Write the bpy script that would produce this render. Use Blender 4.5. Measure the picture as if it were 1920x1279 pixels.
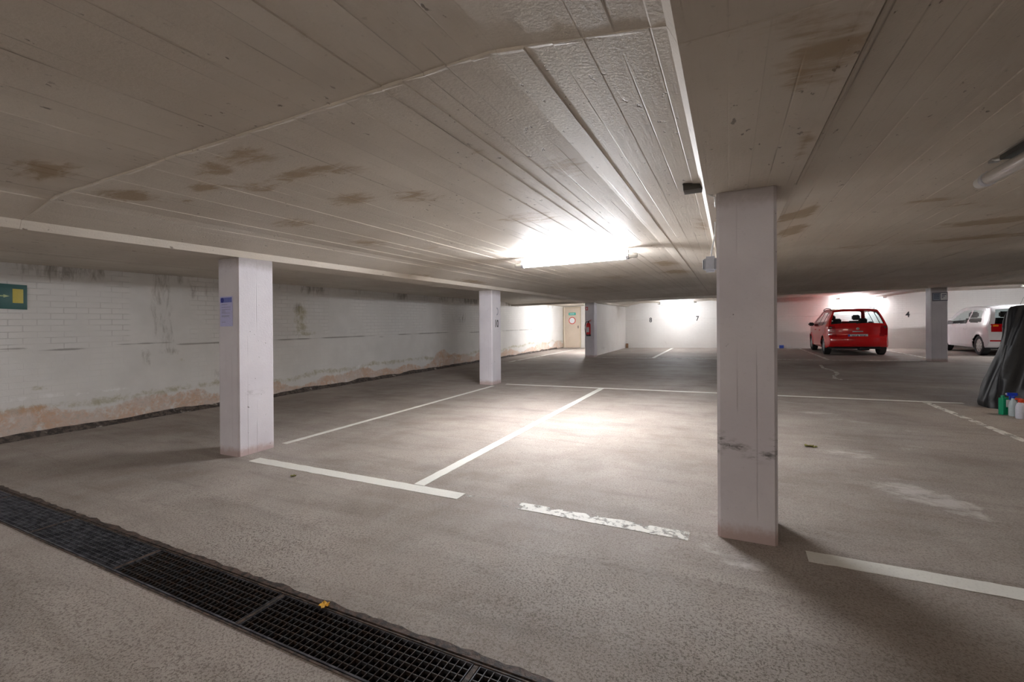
import bpy, bmesh, math, random
from mathutils import Vector, Matrix, noise
random.seed(7)
for o in list(bpy.data.objects): bpy.data.objects.remove(o)
sc = bpy.context.scene
C = sc.collection
K = 0.87            # metres per survey unit
G = 0.0375          # the slab and the floor both climb towards the back
H0 = 1.45 * K       # eye height

# ---------------------------------------------------------------- camera
cd = bpy.data.cameras.new('camera'); co = bpy.data.objects.new('camera', cd); C.objects.link(co)
Fv = Vector((-0.43951618, 0.89822929, -0.0031092)).normalized()
Rv = Vector((0.89822386, 0.43949127, -0.00642828)); Rv = (Rv - Rv.dot(Fv) * Fv).normalized()
Uv = Rv.cross(Fv)
m = Matrix((Rv, Uv, -Fv)).transposed().to_4x4(); m.translation = Vector((0, 0, H0))
co.matrix_world = m
cd.sensor_width = 36; cd.lens = 832.49 / 1920 * 36; cd.clip_start = .02; cd.clip_end = 200
sc.camera = co
# ---------------------------------------------------------------- world, exposure, lamps' strength
w = bpy.data.worlds.new('world'); sc.world = w; w.use_nodes = True
w.node_tree.nodes['Background'].inputs[0].default_value = (.5, .5, .55, 1)
w.node_tree.nodes['Background'].inputs[1].default_value = .05
sc.view_settings.view_transform = 'Standard'; sc.view_settings.look = 'None'
sc.view_settings.gamma = 1; sc.view_settings.use_curve_mapping = False
sc.view_settings.exposure = 2.88
LAMP_MAIN, FILL_BACK, FILL_NEAR = 54.0, 30.0, 9.0
LAMP_BAY = 21.0   # emission strength of the tubes
LAMP_COL = (.93, .95, 1.0, 1)

# ---------------------------------------------------------------- helpers
def zf(y): return G * y
def new_obj(name, bm, mat=None, parent=None, smooth=False, recalc=True):
    if recalc: bmesh.ops.recalc_face_normals(bm, faces=bm.faces)
    me = bpy.data.meshes.new(name); bm.to_mesh(me); bm.free()
    if smooth:
        me.shade_smooth()
        try: me.set_sharp_from_angle(angle=math.radians(38))
        except Exception: pass
    o = bpy.data.objects.new(name, me); C.objects.link(o)
    if mat: me.materials.append(mat)
    if parent: o.parent = parent
    return o
def tag(o, label=None, cat=None, group=None, kind=None):
    if label: o['label'] = label
    if cat: o['category'] = cat
    if group: o['group'] = group
    if kind: o['kind'] = kind
    return o
def thing(name, label, cat, loc, rot=(0, 0, 0), group=None):
    o = bpy.data.objects.new(name, None); C.objects.link(o); o.empty_display_size = .1
    o.location = loc; o.rotation_euler = rot
    return tag(o, label, cat, group)
def box(bm, x0, x1, y0, y1, z0, z1, M=None):
    v = [bm.verts.new((x, y, z)) for x in (x0, x1) for y in (y0, y1) for z in (z0, z1)]
    for f in ((0, 1, 3, 2), (4, 6, 7, 5), (0, 4, 5, 1), (2, 3, 7, 6), (0, 2, 6, 4), (1, 5, 7, 3)):
        bm.faces.new([v[i] for i in f])
    if M is not None:
        for a in v: a.co = M @ a.co
    return v
def rbox(name, x0, x1, y0, y1, z0, z1, mat, parent=None, bev=.004, seg=2):
    bm = bmesh.new(); box(bm, x0, x1, y0, y1, z0, z1)
    bmesh.ops.bevel(bm, geom=bm.edges[:], offset=bev, segments=seg, affect='EDGES', profile=.6)
    return new_obj(name, bm, mat, parent, True)
def tube(bm, pts, r, n=8, caps=True):
    pts = [Vector(p) for p in pts]; rings = []
    up = Vector((0, 0, 1))
    for i, p in enumerate(pts):
        d = (pts[min(i + 1, len(pts) - 1)] - pts[max(i - 1, 0)]).normalized()
        a = d.cross(up)
        if a.length < .05: a = d.cross(Vector((0, 1, 0)))
        a.normalize(); b = d.cross(a)
        rr = r[i] if isinstance(r, (list, tuple)) else r
        rings.append([bm.verts.new(p + rr * (math.cos(t) * a + math.sin(t) * b)) for t in [2 * math.pi * k / n for k in range(n)]])
    for A, B in zip(rings, rings[1:]):
        for k in range(n): bm.faces.new((A[k], A[(k + 1) % n], B[(k + 1) % n], B[k]))
    if caps: bm.faces.new(rings[0]); bm.faces.new(rings[-1][::-1])
def lathe(bm, prof, n=20, M=None):
    rings = []
    for r, z in prof:
        rings.append([bm.verts.new((r * math.cos(2 * math.pi * k / n), r * math.sin(2 * math.pi * k / n), z)) for k in range(n)])
    for A, B in zip(rings, rings[1:]):
        for k in range(n): bm.faces.new((A[k], A[(k + 1) % n], B[(k + 1) % n], B[k]))
    bm.faces.new(rings[0][::-1]); bm.faces.new(rings[-1])
    if M is not None:
        for R in rings:
            for v in R: v.co = M @ v.co
def text(name, s, size, M, mat, parent=None, ext=.0008, sx=1):
    cu = bpy.data.curves.new(name, 'FONT'); cu.body = s; cu.size = size; cu.extrude = ext; cu.offset = size * .022
    cu.align_x = 'CENTER'; cu.align_y = 'CENTER'
    o = bpy.data.objects.new(name, cu); C.objects.link(o)
    dg = bpy.context.evaluated_depsgraph_get(); me = bpy.data.meshes.new_from_object(o.evaluated_get(dg))
    bpy.data.objects.remove(o)
    me.transform(M @ Matrix.Diagonal((sx, 1, 1, 1))); me.name = name
    r = bpy.data.objects.new(name, me); C.objects.link(r); me.materials.clear(); me.materials.append(mat)
    if parent: r.parent = parent
    return r
def paint(o, name, fn):
    me = o.data; a = me.attributes.new(name, 'FLOAT', 'POINT')
    a.data.foreach_set('value', [max(0., min(1., fn(v.co))) for v in me.vertices])
def fnoise(x, y, z=0, s=1.0, oc=3):
    return noise.fractal(Vector((x * s, y * s, z * s)), .9, 2.0, oc, noise_basis='PERLIN_ORIGINAL')
def sstep(a, b, x):
    t = max(0., min(1., (x - a) / (b - a))); return t * t * (3 - 2 * t)
# faces: text written in local XY; these turn it onto a wall
FACE_NEGY = Matrix.Rotation(math.radians(90), 4, 'X')                       # readable from -Y
FACE_POSX = Matrix.Rotation(math.radians(90), 4, 'Z') @ FACE_NEGY            # readable from +X

# ---------------------------------------------------------------- node helpers
class NT:
    def __init__(s, name):
        s.m = bpy.data.materials.new(name); s.m.use_nodes = True; s.t = s.m.node_tree; s.t.nodes.clear()
        s.out = s.t.nodes.new('ShaderNodeOutputMaterial')
    def n(s, typ, **kw):
        x = s.t.nodes.new(typ)
        for k, v in kw.items():
            if k.startswith('i_'): s.set(x, k[2:], v)
            else: setattr(x, k, v)
        return x
    def set(s, x, key, v):
        k = int(key) if key.isdigit() else key.replace('_', ' ')
        if hasattr(v, 'is_output') or isinstance(v, bpy.types.NodeSocket): s.t.links.new(v, x.inputs[k])
        else: x.inputs[k].default_value = v
    def math(s, op, a, b=0.0, c=0.0, clamp=False):
        x = s.t.nodes.new('ShaderNodeMath'); x.operation = op; x.use_clamp = clamp
        s.set(x, '0', a); s.set(x, '1', b)
        if op in ('MULTIPLY_ADD', 'SMOOTH_MIN', 'COMPARE'): s.set(x, '2', c)
        return x.outputs[0]
    def vmul(s, v, t):
        x = s.t.nodes.new('ShaderNodeVectorMath'); x.operation = 'MULTIPLY'; s.set(x, '0', v); x.inputs[1].default_value = t
        return x.outputs[0]
    def noise(s, vec, scale, detail=3, rough=.55, dist=0):
        x = s.n('ShaderNodeTexNoise'); s.set(x, 'Vector', vec); s.set(x, 'Scale', scale); s.set(x, 'Detail', detail)
        s.set(x, 'Roughness', rough); s.set(x, 'Distortion', dist); return x.outputs['Fac']
    def ramp(s, f, a, b, lo=0.0, hi=1.0):
        x = s.n('ShaderNodeMapRange'); x.interpolation_type = 'SMOOTHSTEP'
        s.set(x, '0', f); s.set(x, '1', a); s.set(x, '2', b); s.set(x, '3', lo); s.set(x, '4', hi); return x.outputs[0]
    def mix(s, f, a, b, mode='MIX'):
        x = s.n('ShaderNodeMix', data_type='RGBA', blend_type=mode)
        s.set(x, '0', f)
        for i, v in ((6, a), (7, b)):
            if isinstance(v, bpy.types.NodeSocket): s.t.links.new(v, x.inputs[i])
            else: x.inputs[i].default_value = (*v, 1) if len(v) == 3 else v
        return x.outputs[2]
    def attr(s, name): return s.n('ShaderNodeAttribute', attribute_name=name).outputs['Fac']
    def bump(s, h, strength=.5, dist=.01, normal=None):
        x = s.n('ShaderNodeBump'); s.set(x, 'Strength', strength); s.set(x, 'Distance', dist); s.set(x, 'Height', h)
        if normal: s.set(x, 'Normal', normal)
        return x.outputs[0]
    def bsdf(s, col, rough=.6, normal=None, **kw):
        x = s.n('ShaderNodeBsdfPrincipled')
        s.set(x, 'Base Color', (*col, 1) if isinstance(col, tuple) and len(col) == 3 else col); s.set(x, 'Roughness', rough)
        if normal is not None: s.set(x, 'Normal', normal)
        for k, v in kw.items(): s.set(x, k, v)
        return x.outputs[0]
    def done(s, sh): s.t.links.new(sh, s.out.inputs[0]); return s.m
    def pos(s): return s.n('ShaderNodeNewGeometry').outputs['Position']
    def obj(s): return s.n('ShaderNodeTexCoord').outputs['Object']
    def sep(s, v): x = s.n('ShaderNodeSeparateXYZ'); s.set(x, '0', v); return x.outputs

def simple(name, col, rough=.5, metal=0, bumps=0, scale=60, **kw):
    t = NT(name); p = t.obj(); n = t.noise(p, scale, 3)
    c = t.mix(t.ramp(n, .3, .75, 0, .35), col, tuple(c * .72 for c in col))
    nm = t.bump(n, bumps, .003) if bumps else None
    return t.done(t.bsdf(c, rough, nm, Metallic=metal, **kw))
M = {}
M['black_plastic'] = simple('black_plastic', (.012, .012, .013), .45)
M['rubber'] = simple('rubber', (.018, .018, .019), .8, bumps=.3, scale=90)
M['white_plastic'] = simple('white_plastic', (.72, .72, .70), .4)
M['grey_plastic'] = simple('grey_plastic', (.56, .58, .63), .5)
M['steel'] = simple('steel', (.5, .5, .5), .35, 1)
M['alloy'] = simple('alloy', (.62, .63, .66), .35, .6)
M['red_paint'] = simple('red_paint', (.78, .008, .012), .22, scale=3, **{'Coat_Weight': .6, 'Coat_Roughness': .06})
M['white_paint'] = simple('white_paint', (.74, .74, .78), .25, scale=3, **{'Coat_Weight': .6, 'Coat_Roughness': .06})
M['red_enamel'] = simple('red_enamel', (.6, .012, .02), .3)
M['green_sign'] = simple('green_sign', (.0, .085, .075), .45)
M['teal_sign'] = simple('teal_sign', (.02, .42, .33), .45)
M['yellow_panel'] = simple('yellow_panel', (.62, .52, .10), .5)
M['sign_line'] = simple('sign_line', (.45, .55, .28), .5)
M['paper'] = simple('paper', (.52, .52, .78), .8)
M['paper_blue'] = simple('paper_blue', (.16, .19, .52), .8)
M['ink'] = simple('ink', (.03, .04, .10), .8)
M['faint_ink'] = simple('faint_ink', (.30, .30, .45), .8)
M['stencil'] = simple('stencil', (.035, .035, .037), .8)
M['stencil_faded'] = simple('stencil_faded', (.34, .34, .38), .8)
M['white_sign'] = simple('white_sign', (.8, .8, .82), .5)
M['red_ring'] = simple('red_ring', (.62, .06, .05), .5)
M['door'] = simple('door_paint', (.62, .52, .42), .5, scale=2)
M['door_frame'] = simple('door_frame_paint', (.58, .49, .36), .5, scale=4)
M['plate'] = simple('plate_white', (.75, .80, .82), .5)
M['plate_blue'] = simple('plate_blue', (.02, .10, .65), .5)
M['seat'] = simple('seat_fabric', (.03, .03, .035), .9)
M['tail_red'] = simple('tail_lamp_red', (.45, .0, .005), .15, **{'Coat_Weight': .5})
M['tail_dark'] = simple('tail_lamp_smoke', (.10, .02, .015), .15, **{'Coat_Weight': .5})
M['amber'] = simple('amber_lens', (.75, .28, .02), .2)
M['green_can'] = simple('green_canister', (.0, .28, .13), .4)
M['label_white'] = simple('label_white', (.6, .6, .62), .6)
M['bottle_white'] = simple('bottle_white', (.66, .66, .74), .35)
M['bottle_clear'] = simple('bottle_milky', (.50, .58, .60), .3)
M['blue_cap'] = simple('blue_cap', (.01, .05, .55), .35)
M['red_cap'] = simple('red_cap', (.75, .06, .01), .35)
M['leaf_yellow'] = simple('leaf_yellow', (.75, .42, .04), .7)
M['leaf_olive'] = simple('leaf_olive', (.22, .20, .05), .8)
M['dark_box'] = simple('dark_fabric_box', (.03, .02, .018), .9)
M['brown'] = simple('brown_block', (.25, .14, .08), .9)
M['blue_rag'] = simple('blue_plastic', (.05, .12, .6), .5)

def glass(name, tint, gl=.12):
    t = NT(name)
    tr = t.n('ShaderNodeBsdfTransparent'); tr.inputs[0].default_value = (*tint, 1)
    g = t.n('ShaderNodeBsdfGlossy'); g.inputs['Roughness'].default_value = .03
    mx = t.n('ShaderNodeMixShader'); fr = t.n('ShaderNodeFresnel'); fr.inputs[0].default_value = 1.45
    bf = t.n('ShaderNodeNewGeometry').outputs['Backfacing']
    t.set(mx, '0', t.math('MULTIPLY_ADD', fr.outputs[0], t.math('SUBTRACT', .85, t.math('MULTIPLY', bf, .85)), .03, clamp=True)); t.t.links.new(tr.outputs[0], mx.inputs[1]); t.t.links.new(g.outputs[0], mx.inputs[2])
    return t.done(mx.outputs[0])
M['glass'] = glass('car_glass', (.80, .86, .86)); M['glass_dark'] = glass('car_glass_tinted', (.68, .78, .80))

def lamp_mat(name, strength, col=LAMP_COL):
    t = NT(name); e = t.n('ShaderNodeEmission'); e.inputs[0].default_value = col; e.inputs[1].default_value = strength
    return t.done(e.outputs[0])
M['lit_main'] = lamp_mat('tube_lit', LAMP_MAIN); M['fill_back'] = lamp_mat('added_fill_back', FILL_BACK); M['lit_low'] = lamp_mat('tube_lit_low', 19.0); M['lit_bay'] = lamp_mat('tube_lit_bay', LAMP_BAY); M['lit_lobby'] = lamp_mat('tube_lit_lobby', 40.0); M['fill_side'] = lamp_mat('added_fill_side', 15.0); M['fill_near'] = lamp_mat('added_fill_near', FILL_NEAR, (1, .90, .80, 1))  # back, side and near emitters serve tubes added out of view

# board-marked painted concrete (ceiling and beams)
def ceiling_mat():
    t = NT('board_marked_paint'); p = t.pos(); s = t.sep(p)
    bw = .0957
    u = t.math('DIVIDE', s[0], bw); fr = t.math('FRACT', u); fl = t.math('FLOOR', u)
    seg = t.math('GREATER_THAN', s[1], 1.26)
    wn = t.n('ShaderNodeTexWhiteNoise', noise_dimensions='2D'); cx = t.n('ShaderNodeCombineXYZ'); t.set(cx, '0', fl); t.set(cx, '1', seg); t.set(wn, 'Vector', cx.outputs[0])
    rnd = wn.outputs['Value']
    edge = t.math('MINIMUM', fr, t.math('SUBTRACT', 1, fr))
    line = t.ramp(edge, .0, .045, 1, 0)
    stag = t.noise(t.vmul(p, (10, 1.3, 1)), 1.0, 3)
    line = t.math('MULTIPLY', line, t.math('MULTIPLY', t.ramp(stag, .42, .62), t.ramp(rnd, .15, .8)))
    big = t.noise(p, .9, 4); fine = t.noise(p, 38, 4, .6); grain = t.noise(t.vmul(p, (60, 3, 60)), 1.0, 4, .6)
    c = t.mix(t.ramp(big, .3, .7), (.55, .49, .415), (.64, .585, .51))
    c = t.mix(t.math('MULTIPLY', rnd, .14), c, (.40, .36, .31))
    c = t.mix(t.ramp(grain, .55, .8, 0, .22), c, (.36, .32, .27))
    c = t.mix(t.ramp(fine, .62, .75, 0, .35), c, (.30, .26, .21))
    pits = t.ramp(t.noise(t.vmul(p, (1, .55, 1)), 30, 3, .55), .66, .71)
    pits = t.math('MULTIPLY', pits, t.ramp(t.noise(p, 2.2, 2), .42, .6))
    c = t.mix(t.math('MULTIPLY', pits, .75), c, (.12, .095, .07))
    c = t.mix(t.math('MULTIPLY', line, .55), c, (.17, .14, .11))
    st = t.attr('stain'); sn = t.noise(t.vmul(p, (1.0, 2.4, 1)), 5.5, 5, .62, .6)
    stf = t.ramp(t.math('ADD', t.math('MULTIPLY', st, 1.0), t.math('MULTIPLY', sn, 1.1)), .95, 1.28)
    c = t.mix(t.math('MULTIPLY', stf, .72), c, (.30, .20, .095))
    h = t.math('ADD', t.math('MULTIPLY', t.noise(p, 75, 3, .6), .5), t.math('MULTIPLY', grain, .5))
    h = t.math('SUBTRACT', h, t.math('MULTIPLY', line, 1.2)); h = t.math('SUBTRACT', h, t.math('MULTIPLY', pits, 1.0))
    return t.done(t.bsdf(c, .62, t.bump(h, .5, .006), Specular_IOR_Level=.35))
M['ceiling'] = ceiling_mat()

def floor_mat():
    t = NT('garage_floor_concrete'); p = t.pos()
    rough = t.attr('pitted'); pale = t.attr('pale'); dark = t.attr('dark')
    big = t.noise(p, .55, 4, .6, .4); mid = t.noise(p, 3.2, 4, .6); streak = t.noise(t.vmul(p, (.35, 2.6, 1)), 1.6, 5, .62, .8)
    fine = t.noise(p, 210, 3, .7); grit = t.noise(p, 98, 4, .72)
    c = t.mix(t.ramp(big, .3, .7), (.27, .226, .198), (.42, .372, .338))
    c = t.mix(t.ramp(streak, .44, .70, 0, .48), c, (.185, .155, .134))
    c = t.mix(t.ramp(mid, .35, .75, 0, .35), c, (.42, .39, .36))
    sp = t.ramp(grit, .50, .57); c = t.mix(t.math('MULTIPLY', sp, t.math('MULTIPLY_ADD', rough, .45, .40), clamp=True), c, (.075, .058, .044))
    sp2 = t.ramp(fine, .53, .62); c = t.mix(t.math('MULTIPLY', sp2, t.math('MULTIPLY_ADD', rough, .25, .26)), c, (.60, .54, .47))
    wn = t.ramp(t.math('ADD', t.math('MULTIPLY', pale, .8), t.math('MULTIPLY', t.noise(t.vmul(p, (1, 1.6, 1)), 5, 8, .74, .5), 1.5)), 1.12, 1.5)
    c = t.mix(t.math('MULTIPLY', wn, .6), c, (.66, .63, .61))
    dn = t.ramp(t.math('ADD', dark, t.math('MULTIPLY', t.noise(p, 3, 4, .6), .8)), .8, 1.25)
    c = t.mix(t.math('MULTIPLY', dn, .6), c, (.07, .052, .042))
    h = t.math('ADD', t.math('MULTIPLY', grit, t.math('MULTIPLY_ADD', rough, 1.2, .5)), t.math('MULTIPLY', fine, .4))
    return t.done(t.bsdf(c, t.ramp(mid, .3, .7, .70, .58), t.bump(h, .5, .006), Specular_IOR_Level=.2))
M['floor'] = floor_mat()

def wall_mat(name, damp=True):
    t = NT(name); p = t.pos(); s = t.sep(p)
    cx = t.n('ShaderNodeCombineXYZ')
    if damp: t.set(cx, '0', s[1])
    else: t.set(cx, '0', s[0])
    hz = t.math('SUBTRACT', s[2], t.math('MULTIPLY', s[1], G)); t.set(cx, '1', hz)
    br = t.n('ShaderNodeTexBrick'); t.set(br, 'Vector', cx.outputs[0]); br.offset = .5
    t.set(br, 'Scale', 1.0); t.set(br, 'Mortar Size', .006); t.set(br, 'Mortar Smooth', .6); t.set(br, 'Brick Width', .25); t.set(br, 'Row Height', .077)
    mort = t.math('MULTIPLY', br.outputs['Fac'], t.ramp(t.noise(p, 2.2, 3), .36, .6))
    brick = t.attr('brick')
    mort = t.math('MULTIPLY', mort, brick)
    big = t.noise(p, 1.1, 4, .6); fine = t.noise(p, 45, 4, .65)
    c = t.mix(t.ramp(big, .3, .7), (.70, .685, .66), (.80, .785, .76)) if damp else t.mix(t.ramp(big, .3, .7), (.66, .63, .60), (.73, .71, .68))
    c = t.mix(t.ramp(fine, .6, .78, 0, .2), c, (.42, .40, .36))
    c = t.mix(t.math('MULTIPLY', mort, .32), c, (.30, .28, .25))
    rn = t.noise(t.vmul(p, (3, 9, 2.4)), 1.3, 7, .72, .5)
    c = t.mix(t.ramp(t.math('ADD', t.attr('grime'), rn), .85, 1.2, 0, .7), c, (.17, .145, .11))
    mn = t.noise(p, 7, 8, .76, .4)
    c = t.mix(t.ramp(t.math('ADD', t.attr('moss'), mn), .9, 1.2, 0, .65), c, (.33, .29, .12))
    rc = t.mix(t.ramp(t.noise(p, 3.5, 4, .6), .4, .6), (.60, .33, .17), (.64, .50, .42)); rc = t.mix(t.ramp(t.noise(p, 22, 5, .75), .5, .62, 0, .6), rc, (.42, .38, .32)); c = t.mix(t.ramp(t.math('ADD', t.attr('rust'), mn), .92, 1.15, 0, .75), c, rc)
    c = t.mix(t.ramp(t.math('ADD', t.attr('crust'), t.noise(p, 9, 5, .7)), .92, 1.12, 0, .85), c, (.88, .87, .86))
    c = t.mix(t.ramp(t.math('ADD', t.attr('foot'), t.noise(p, 14, 4, .7)), .95, 1.2, 0, .85), c, (.10, .082, .066))
    ck = t.attr('crack'); c = t.mix(t.ramp(ck, .45, .8, 0, .6), c, (.14, .12, .10))
    h = t.math('SUBTRACT', t.math('MULTIPLY', fine, .5), t.math('MULTIPLY', mort, 1.6)); h = t.math('SUBTRACT', h, t.math('MULTIPLY', ck, 2))
    return t.done(t.bsdf(c, .75, t.bump(h, .5, .006)))
M['wall_damp'] = wall_mat('damp_painted_brick', True); M['wall'] = wall_mat('white_painted_brick', False)

def pillar_mat():
    t = NT('pillar_paint'); p = t.obj(); s = t.sep(p)
    big = t.noise(p, 2.0, 4); fine = t.noise(p, 50, 4, .65)
    c = t.mix(t.ramp(big, .3, .7), (.60, .565, .60), (.68, .65, .68))
    c = t.mix(t.ramp(fine, .6, .78, 0, .3), c, (.40, .36, .38))
    pits = t.ramp(t.noise(p, 26, 2), .72, .76); c = t.mix(t.math('MULTIPLY', pits, .7), c, (.10, .085, .08))
    vx = t.math('FRACT', t.math('ADD', t.math('DIVIDE', t.math('ADD', s[0], s[1]), .098), .37)); vl = t.ramp(t.math('MINIMUM', vx, t.math('SUBTRACT', 1, vx)), 0, .05, 1, 0)
    vl = t.math('MULTIPLY', vl, t.ramp(t.noise(t.vmul(p, (1, 1, .2)), 9, 2), .42, .6)); c = t.mix(t.math('MULTIPLY', vl, .3), c, (.25, .22, .22))
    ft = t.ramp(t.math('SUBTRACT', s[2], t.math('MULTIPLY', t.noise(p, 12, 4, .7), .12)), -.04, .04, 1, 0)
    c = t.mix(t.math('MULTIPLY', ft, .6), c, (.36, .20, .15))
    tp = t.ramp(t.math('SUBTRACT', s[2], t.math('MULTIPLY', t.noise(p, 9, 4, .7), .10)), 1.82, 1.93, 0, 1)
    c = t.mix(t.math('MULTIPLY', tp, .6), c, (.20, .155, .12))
    scf = t.math('MULTIPLY', t.attr('scuff'), t.ramp(t.noise(t.vmul(p, (1, 1, 3)), 11, 5, .75), .46, .60)); c = t.mix(scf, c, (.05, .045, .035))
    h = t.math('SUBTRACT', t.math('MULTIPLY', fine, .6), t.math('ADD', pits, vl))
    return t.done(t.bsdf(c, .6, t.bump(h, .5, .005)))
M['pillar'] = pillar_mat()

def line_mat(name, lo, hi, col=(.74, .73, .68)):
    t = NT(name); p = t.pos(); n = t.noise(p, 10, 9, .72, .2); f = t.noise(p, 90, 3, .6)
    c = t.mix(t.ramp(f, .5, .75, 0, .35), col, (.42, .40, .36))
    tr = t.n('ShaderNodeBsdfTransparent'); mx = t.n('ShaderNodeMixShader'); b = t.bsdf(c, .6, t.bump(f, .3, .003))
    t.set(mx, '0', t.ramp(n, lo, hi)); t.t.links.new(tr.outputs[0], mx.inputs[1]); t.t.links.new(b, mx.inputs[2])
    return t.done(mx.outputs[0])
M['line'] = line_mat('line_paint', .22, .34); M['line_worn'] = line_mat('line_paint_worn', .40, .52); M['line_faint'] = line_mat('line_paint_faint', .50, .66, (.6, .58, .55))

def rust_mat():
    t = NT('galvanised_dirty'); p = t.pos(); n = t.noise(p, 25, 4, .7)
    c = t.mix(t.ramp(n, .4, .62), (.05, .05, .054), (.045, .028, .02))
    return t.done(t.bsdf(c, .5, t.bump(n, .4, .003), Metallic=.35))
M['grate'] = rust_mat()
def grate_light():
    t = NT('galvanised_pale'); p = t.pos(); n = t.noise(p, 18, 4, .7)
    return t.done(t.bsdf(t.mix(t.ramp(n, .4, .62), (.06, .06, .07), (.15, .15, .17)), .45, Metallic=.5))
M['grate_pale'] = grate_light()
def kerb_mat():
    t = NT('drain_edge_rust'); p = t.pos(); n = t.noise(p, 30, 5, .7)
    return t.done(t.bsdf(t.mix(t.ramp(n, .4, .6), (.09, .055, .04), (.02, .013, .010)), .7, t.bump(n, .8, .01)))
M['edge'] = kerb_mat()
M['trench'] = simple('trench_dirt', (.012, .010, .010), .9, bumps=.4, scale=20)
def cover_mat():
    t = NT('nylon_cover'); p = t.obj(); n = t.noise(p, 7, 4, .6)
    return t.done(t.bsdf((.0035, .0035, .005), .45, t.bump(n, .35, .02)))
M['cover'] = cover_mat()

# ================================================================ STRUCTURE
X0, X1, Y0, Y1 = -8.93 * K, 13.8, -5.2, 25.3 * K
SOF, LIP, SLAB = 2.297 * K, 2.367 * K, 2.463 * K
def prof(v, beams):
    z = SLAB
    for (a, b) in beams:
        d = 0 if a <= v <= b else (a - v if v < a else v - b)
        if d <= 1e-6: q = SOF
        elif d < .034 * K: q = SOF + (LIP - SOF) * d / (.034 * K)
        elif d < .66 * K: q = LIP + (SLAB - LIP) * (d - .034 * K) / (.626 * K)
        else: q = SLAB
        z = min(z, q)
    return z
XB = [(-5.56 * K, -5.05 * K), (-.137 * K, .38 * K), (5.60 * K, 6.12 * K), (11.3 * K, 11.8 * K)]
YB = [(18.2 * K, 18.72 * K)]
def stations(lo, hi, step, breaks):
    s = set(); v = lo
    while v < hi - 1e-6: s.add(round(v, 4)); v += step
    s.add(round(hi, 4))
    for b in breaks: s.add(round(b, 4))
    return sorted(s)
BW = .0957
xb = []
for a, b in XB: xb += [a, b, a - .034 * K, b + .034 * K, a - .66 * K, b + .66 * K, a - 1e-3, b + 1e-3]
xs = []
k0 = math.floor(X0 / BW)
brd = set()
for k in range(k0, int(9 / BW)):
    if k * BW > X0: brd.add(round(k * BW, 4)); brd.add(round(k * BW + .004, 4))
xs = sorted(set(stations(X0, X1, .3, xb)) | brd)
yb = []
for a, b in YB: yb += [a, b, a - .034 * K, b + .034 * K, a - .66 * K, b + .66 * K]
JY = 1.262
ys = stations(Y0, Y1, .11, yb + [JY, JY + .002, JY + .006, JY + .018])
rb = random.Random(3)
boff = {}
def board_off(x, y):
    k = math.floor((x + 1e-5 - .002) / BW); s = 0 if y <= JY + .001 else 1
    if (k, s) not in boff: boff[(k, s)] = rb.choice([0, 0, 0, .001, -.001, .0022, -.002, .003])
    return boff[(k, s)]
STAINS = [(-3.8, 1.2, .30, .14, .8), (-3.98, 1.7, .22, .16, .9), (-3.75, 1.95, .15, .1, .6), (-2.9, 1.68, .22, .09, .9), (-2.55, 1.66, .22, .10, .9), (-2.45, 2.0, .35, .10, .8),
          (-3.3, 1.85, .16, .09, .9), (-3.0, 2.05, .22, .10, .8), (-3.7, 2.9, .30, .20, .65), (-2.65, 2.6, .30, .15, .75), (-2.2, 2.75, .25, .15, .7), (-2.2, 2.1, .2, .1, .5),
          (-2.05, 2.95, .2, .1, .6), (-.96, 2.75, .14, .22, .8), (-1.7, 3.9, .35, .25, .7), (-1.3, 2.2, .1, .07, .7), (-3.85, 4.0, .35, .3, .6), (-3.5, 4.6, .35, .3, .55),
          (.50, 4.75, .10, .25, .95), (.63, 4.75, .08, .30, .95), (.62, 5.7, .14, .35, .95), (1.6, 5.15, .25, .12, .7), (1.9, 5.5, .2, .1, .6), (2.6, 6.7, .5, .25, .9), (3.0, 8.0, .9, .3, .75),
          (2.2, 5.7, .2, .12, .6), (1.6, 8.0, .6, .3, .6), (-1.0, 8.2, .25, .5, .8), (-.95, 9.7, .35, .5, .8), (-2.3, 10, .5, .6, .6), (-3.7, 12.5, .7, .9, .6), (-.35, 8.3, .12, .6, .7),
          (-.25, 4.7, .07, .5, .7), (.28, 1.7, .12, .35, .75), (.33, 2.6, .05, .25, .7), (.1, 1.5, .25, .06, .5), (-1.28, 1.05, .07, .08, .7), (-4.9, 8.2, .12, .8, .8), (-4.95, 6.5, .1, .6, .6), (2.0, 11, .9, .8, .45)]
def stain(co):
    x, y = co.x / K, co.y / K; s = 0
    for (a, b, ra, rb_, v) in STAINS:
        d = ((x - a) / (ra * 1.25)) ** 2 + ((y - b) / (rb_ * 1.25)) ** 2
        if d < 4: s = max(s, v * math.exp(-d))
    return s * 1.0
def heightfield(name, xs, ys, zfn, mat):
    me = bpy.data.meshes.new(name); nx = len(xs)
    verts = [(x, y, zfn(x, y)) for y in ys for x in xs]
    faces = [(j * nx + i, (j + 1) * nx + i, (j + 1) * nx + i + 1, j * nx + i + 1) for j in range(len(ys) - 1) for i in range(nx - 1)]
    me.from_pydata(verts, [], faces); me.materials.append(mat)
    o = bpy.data.objects.new(name, me); C.objects.link(o); return o
def ceil_z(x, y):
    z = min(prof(x, XB), prof(y, YB))
    flat = sstep(LIP + .01, SLAB, z)
    if y <= JY + .001: z += .002 + .005 * flat
    elif y < JY + .007: z -= max(-.001, .0015 + .006 * fnoise(x, 0, 3, 9, 4)) * (.4 + .6 * flat)
    return z + board_off(x, y) * (1 if z > SOF + .002 else .4) + zf(y)
ceil = heightfield('ceiling', xs, ys, ceil_z, M['ceiling']); tag(ceil, kind='structure')
paint(ceil, 'stain', stain)

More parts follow.
